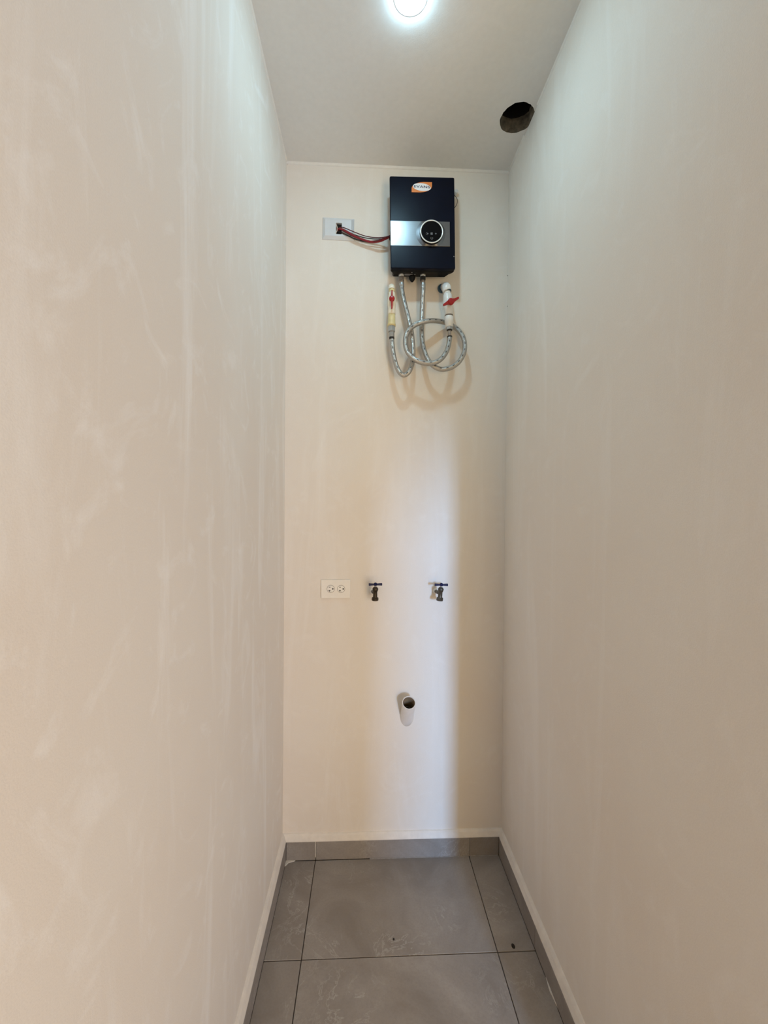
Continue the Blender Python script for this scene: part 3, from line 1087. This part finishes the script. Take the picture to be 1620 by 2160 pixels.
hose('short braided steel hose hanging from the heater left port to the cream valve',
     crop2([(450, 262, NUT_S), (455, 330, NUT_S), (470, 430, 0.044), (500, 560, 0.045), (535, 700, 0.046), (565, 820, 0.047), (590, 930, 0.047), (606, 1060, 0.047), (616, 1200, 0.048), (612, 1310, 0.050), (597, 1420, 0.053), (556, 1515, 0.057), (490, 1560, 0.058), (428, 1526, 0.057), (378, 1430, 0.055), (343, 1300, 0.053), (322, 1160, 0.051), (313, 1040, VS), (313, 1000, VS)]), topA, botA)


def topB(h):
    nut('hex_nut', 'rubber', h, 891.9, 584.0, 891.9, 592.0, 6.2, NUT_S, True, label='dark hex nut')
    nut('ferrule', 'steel_warm', h, 891.9, 591.5, 892.2, 598.5, 5.0, NUT_S)
    nut('crimp_sleeve', 'steel', h, 892.2, 598, 892.4, 607, 5.2, NUT_S)


def botB(h):
    nut('hex_nut', 'steel', h, 948.0, 689.5, 948.1, 696, 7.2, VS, True)
    nut('gasket', 'rubber', h, 948.1, 696, 948.1, 697.6, 5.6, VS)
    nut('ferrule', 'steel_warm', h, 948.1, 697, 948.3, 709.5, 3.9, VS)
    nut('crimp_sleeve', 'rubber', h, 948.3, 709, 948.5, 712.5, 5.4, VS)


hose('long braided steel hose coiled in a loop between heater and white valve',
     crop2([(757, 270, NUT_S), (758, 340, NUT_S), (752, 450, 0.040), (746, 600, 0.036), (742, 780, 0.033), (740, 950, 0.035), (752, 1100, 0.041), (785, 1240, 0.049), (832, 1345, 0.054), (900, 1425, 0.057), (980, 1470, 0.058), (1060, 1478, 0.059), (1170, 1448, 0.060), (1270, 1370, 0.060), (1336, 1255, 0.058), (1352, 1130, 0.052), (1325, 1015, 0.042), (1262, 925, 0.030), (1190, 868, 0.021), (1100, 822, 0.021), (1000, 797, 0.031), (880, 787, 0.046), (760, 804, 0.056), (650, 843, 0.063), (560, 915, 0.068), (514, 1010, 0.070), (505, 1115, 0.072), (532, 1220, 0.074), (602, 1310, 0.076), (700, 1370, 0.078), (820, 1396, 0.079), (920, 1384, 0.078), (1010, 1336, 0.074), (1080, 1248, 0.067), (1118, 1150, 0.058), (1134, 1060, 0.052), (1138, 1010, VS)]), topB, botB)

# ------------------------------------------------------------------ ivory duplex outlet
oc = (at(677.3, 1222.5) + at(739, 1222.5) + at(677.3, 1261.5) + at(739, 1261.5)) / 4
ow = at(739, 1242).x - at(677.3, 1242).x
oh = at(708, 1222.5).z - at(708, 1261.5).z
ol = thing('power_outlet', 'ivory duplex power outlet plate, left of the taps on the back wall', 'outlet', (oc.x, 0, oc.z), rot=(0, -0.004, 0))
m = MB(); m.prism(rrect(ow, oh, 0.002, 3), (0, 0, 0), UX, UZ, UN, 0.0065); m.build('cover_plate', 'outlet', ol, 0.0022, 3)
for px, py in ((697.5, 1242.2), (719.4, 1242.4)):
    c = at(px, py, 0.007) - Vector((oc.x, 0, oc.z))
    k = up_s(0.007)
    m = MB()
    m.lathe([(8.1 * k, 0), (8.1 * k, 0.0004)], (c.x, -0.0064, c.z), UN, 40)
    rc_ = m.build('receptacle', 'groove', ol)
    m = MB(); m.lathe([(7.5 * k, 0), (7.5 * k, 0.0010), (7.2 * k, 0.0014)], (c.x, -0.0064, c.z), UN, 40); m.build('receptacle_face', 'outlet_face', rc_)
    m = MB(); flat(m, rrect(3.6 * k, 1.0 * k, 0.3 * k, 2), c.x - 2.1 * k, c.z + 3.6 * k, -0.0076, 0.0003); m.build('slot', 'slot', rc_)
    m = MB()
    flat(m, rrect(4.4 * k, 1.2 * k, 0.3 * k, 2), c.x - 2.4 * k, c.z - 3.2 * k, -0.0076, 0.0003)
    flat(m, rrect(1.3 * k, 3.0 * k, 0.3 * k, 2), c.x - 2.4 * k, c.z - 4.6 * k, -0.0076, 0.0003)
    m.build('slot', 'slot', rc_)
    m = MB(); flat(m, circle(1.5 * k, 16), c.x + 4.6 * k, c.z + 0.1 * k, -0.0076, 0.0003); m.build('ground_hole', 'slot', rc_)
    m = MB(); flat(m, rrect(0.8 * k, 1.6 * k, 0.3 * k, 2), c.x + 0.3 * k, c.z - 6.2 * k, -0.0076, 0.0002); m.build('marking', 'groove', rc_)


# ------------------------------------------------------------------ the two taps
def tap(label, px, py, mat, lean, foot_px, s=0.070, yaw=0.0):
    c = at(px, py, s)                                   # middle of the body
    k = up_s(s)
    ft = at(foot_px[0], foot_px[1], 0.0)
    t = thing('angle_tap', label, 'tap', (ft.x, 0, ft.z), 'washing machine taps on the back wall')
    O_ = t.location
    ax = Vector((-lean, 0, 1)).normalized()             # body axis, upwards

    def P(h):
        return c + ax * (h * k)
    m = MB(O_)
    m.lathe([(5.0 * k, 0), (4.6 * k, 4 * k), (4.4 * k, 14 * k), (5.6 * k, 16 * k), (5.9 * k, 18 * k), (6.2 * k, 20.5 * k), (5.0 * k, 22.0 * k), (4.4 * k, 23.5 * k)],
            P(-12), ax, 24)
    inl = c + ax * (-1.5 * k)
    m.tube([inl, inl.lerp(Vector((ft.x, 0, ft.z)), 0.45), inl.lerp(Vector((ft.x, 0, ft.z)), 0.98)], [4.6 * k, 4.0 * k, 3.8 * k], 18)
    m.build('tap_body', mat, t)
    m = MB(O_)
    m.lathe([(6.6 * k, 0), (7.3 * k, 0.8 * k), (7.3 * k, 5.6 * k), (6.2 * k, 7.2 * k)], P(-17), ax, 8, smooth=False)
    m.build('outlet_nut', mat, t, 0.0008, 2)
    m = MB(O_)
    m.lathe([(2.2 * k, 0), (2.2 * k, 7 * k)], P(10.5), ax, 14)
    m.build('stem', 'steel', t)
    m = MB(O_)
    hc_ = P(17.2)
    kk = k
    cy, sy = math.cos(yaw), math.sin(yaw)
    hx, hy = Vector((cy, sy, 0.0)), Vector((-sy, cy, 0))
    m.lathe([(3.0 * kk, -2.4 * kk), (3.6 * kk, -1.2 * kk), (3.6 * kk, 2.0 * kk), (2.0 * kk, 3.6 * kk), (0.2 * kk, 4.2 * kk)], hc_, (0, 0, 1), 18)
    bar = [(-14.2, 2.4), (-12.5, 2.6), (-4, 1.9), (0, 3.0), (4, 1.9), (12.5, 2.6), (14.2, 2.4), (14.2, -2.1), (12.5, -2.3), (4, -1.8), (0, -2.6), (-4, -1.8), (-12.5, -2.3), (-14.2, -2.1)]
    m.prism([(a * kk, b * kk) for a, b in bar], hc_ - hy * (2.2 * kk), hx, (0, 0, 1), hy, 4.4 * kk)
    m.build('handle', 'blue', t, 0.0008, 2, label='dark blue tee handle')
    m = MB(O_)
    m.lathe([(7.0 * k, 0), (6.4 * k, 0.0035), (4.2 * k, 0.006)], (ft.x, 0.0004, ft.z), (0, -1, 0), 24)
    m.build('wall_flange', 'outlet', t, label='pale flange at the wall')


tap('tarnished brass tap with blue tee handle, beside the power outlet', 791.5, 1250, 'bronze', -0.02, (786, 1247.5), yaw=0.10)
tap('dull grey brass tap with blue tee handle, in the bluish strip of light', 929.0, 1250.5, 'pewter', -0.10, (919.5, 1247), yaw=-0.06)

# ------------------------------------------------------------------ drain pipe
el, rim, dax, Ld, base = DRAIN_EL, DRAIN_RIM, DRAIN_AXIS, DRAIN_LEN, DRAIN_BASE
dp = thing('drain_pipe', 'short open white drain pipe slanting up out of the back wall', 'pipe', (base.x, 0, base.z))
k = up_s(0.07)
m = MB(dp.location)
ro, ri = 14.5 * k, 12.7 * k
m.lathe([(ro, -0.080), (ro, Ld - 0.001), (ro - 0.0006, Ld), (ri + 0.0004, Ld), (ri, Ld - 0.001), (ri, Ld - 0.004)], base, dax, 40, cap=False)
m.build('pipe_wall', 'drain', dp)
m = MB(dp.location)
m.lathe([(ri, Ld - 0.004), (ri, -0.080)], base, dax, 40, cap=False)
m.build('pipe_lining', 'drain_in', dp, label='brown stained inside of the pipe')
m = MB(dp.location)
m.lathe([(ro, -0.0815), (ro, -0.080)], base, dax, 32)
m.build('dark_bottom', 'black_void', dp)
m = MB(dp.location)
vs_ = []
nn = 44
rnd = random.Random(3)
for i in range(nn):
    a = 2 * math.pi * i / nn
    e = 1 + 0.10 * rnd.random()
    vs_.append((base.x + (ro + 0.0015) * math.cos(a), -0.0004, base.z + (ro + 0.0015) / math.cos(el) * math.sin(a) * 0.99))
for i in range(nn):
    a = 2 * math.pi * i / nn
    vs_.append((base.x + (ro - 0.002) * math.cos(a), -0.004, base.z + (ro - 0.002) / math.cos(el) * math.sin(a)))
m.add(vs_, [(i, (i + 1) % nn, (i + 1) % nn + nn, i + nn) for i in range(nn)], True)
m.build('mortar_ring', 'bead', dp)

# ------------------------------------------------------------------ small crumbs on the floor
for lab, px, py, sz in (('tiny dark crumb in the middle of the large floor tile', 830.5, 1981.5, (0.0028, 0.006)), ('tiny dark crumb on the narrow floor tile by the right baseboard', 1082.5, 1996.0, (0.0055, 0.005))):
    p = on_z(px, py, 0.0)
    m = MB(p)
    m.lathe([(0.4 * sz[0], 0), (sz[0] / 1.0, 0.0006), (sz[0] * 0.8, 0.0018), (0.0004, 0.0026)], p, (0, 0, 1), 9, ex=1.5)
    o = m.build('floor_crumb', 'crumb')
    o.location = p
    tag(o, lab, 'debris', 'crumbs on the floor tiles')

# nicks where the plaster has chipped at the corners
for par, pts in (('wall_right', [(1072.3, 581, 2.0, 4.0), (1071.3, 646, 1.6, 4.5)]), ('wall_left', [(606.3, 345.5, 1.3, 4.0)])):
    for px, py, a, b in pts:
        p = at(px, py, 0.0015)
        p.x = min(max(p.x, 0.0012), XR - 0.0012)
        m = MB()
        m.lathe([(0.0003, 0), (0.0007 * a, 0.0010), (0.0008 * a, 0.0024), (0.0003, 0.0036)], p + Vector((0, 0.0, 0.0018)), (0, 0, -1), 8)
        m.build('plaster_chip', 'concrete', bpy.data.objects[par])
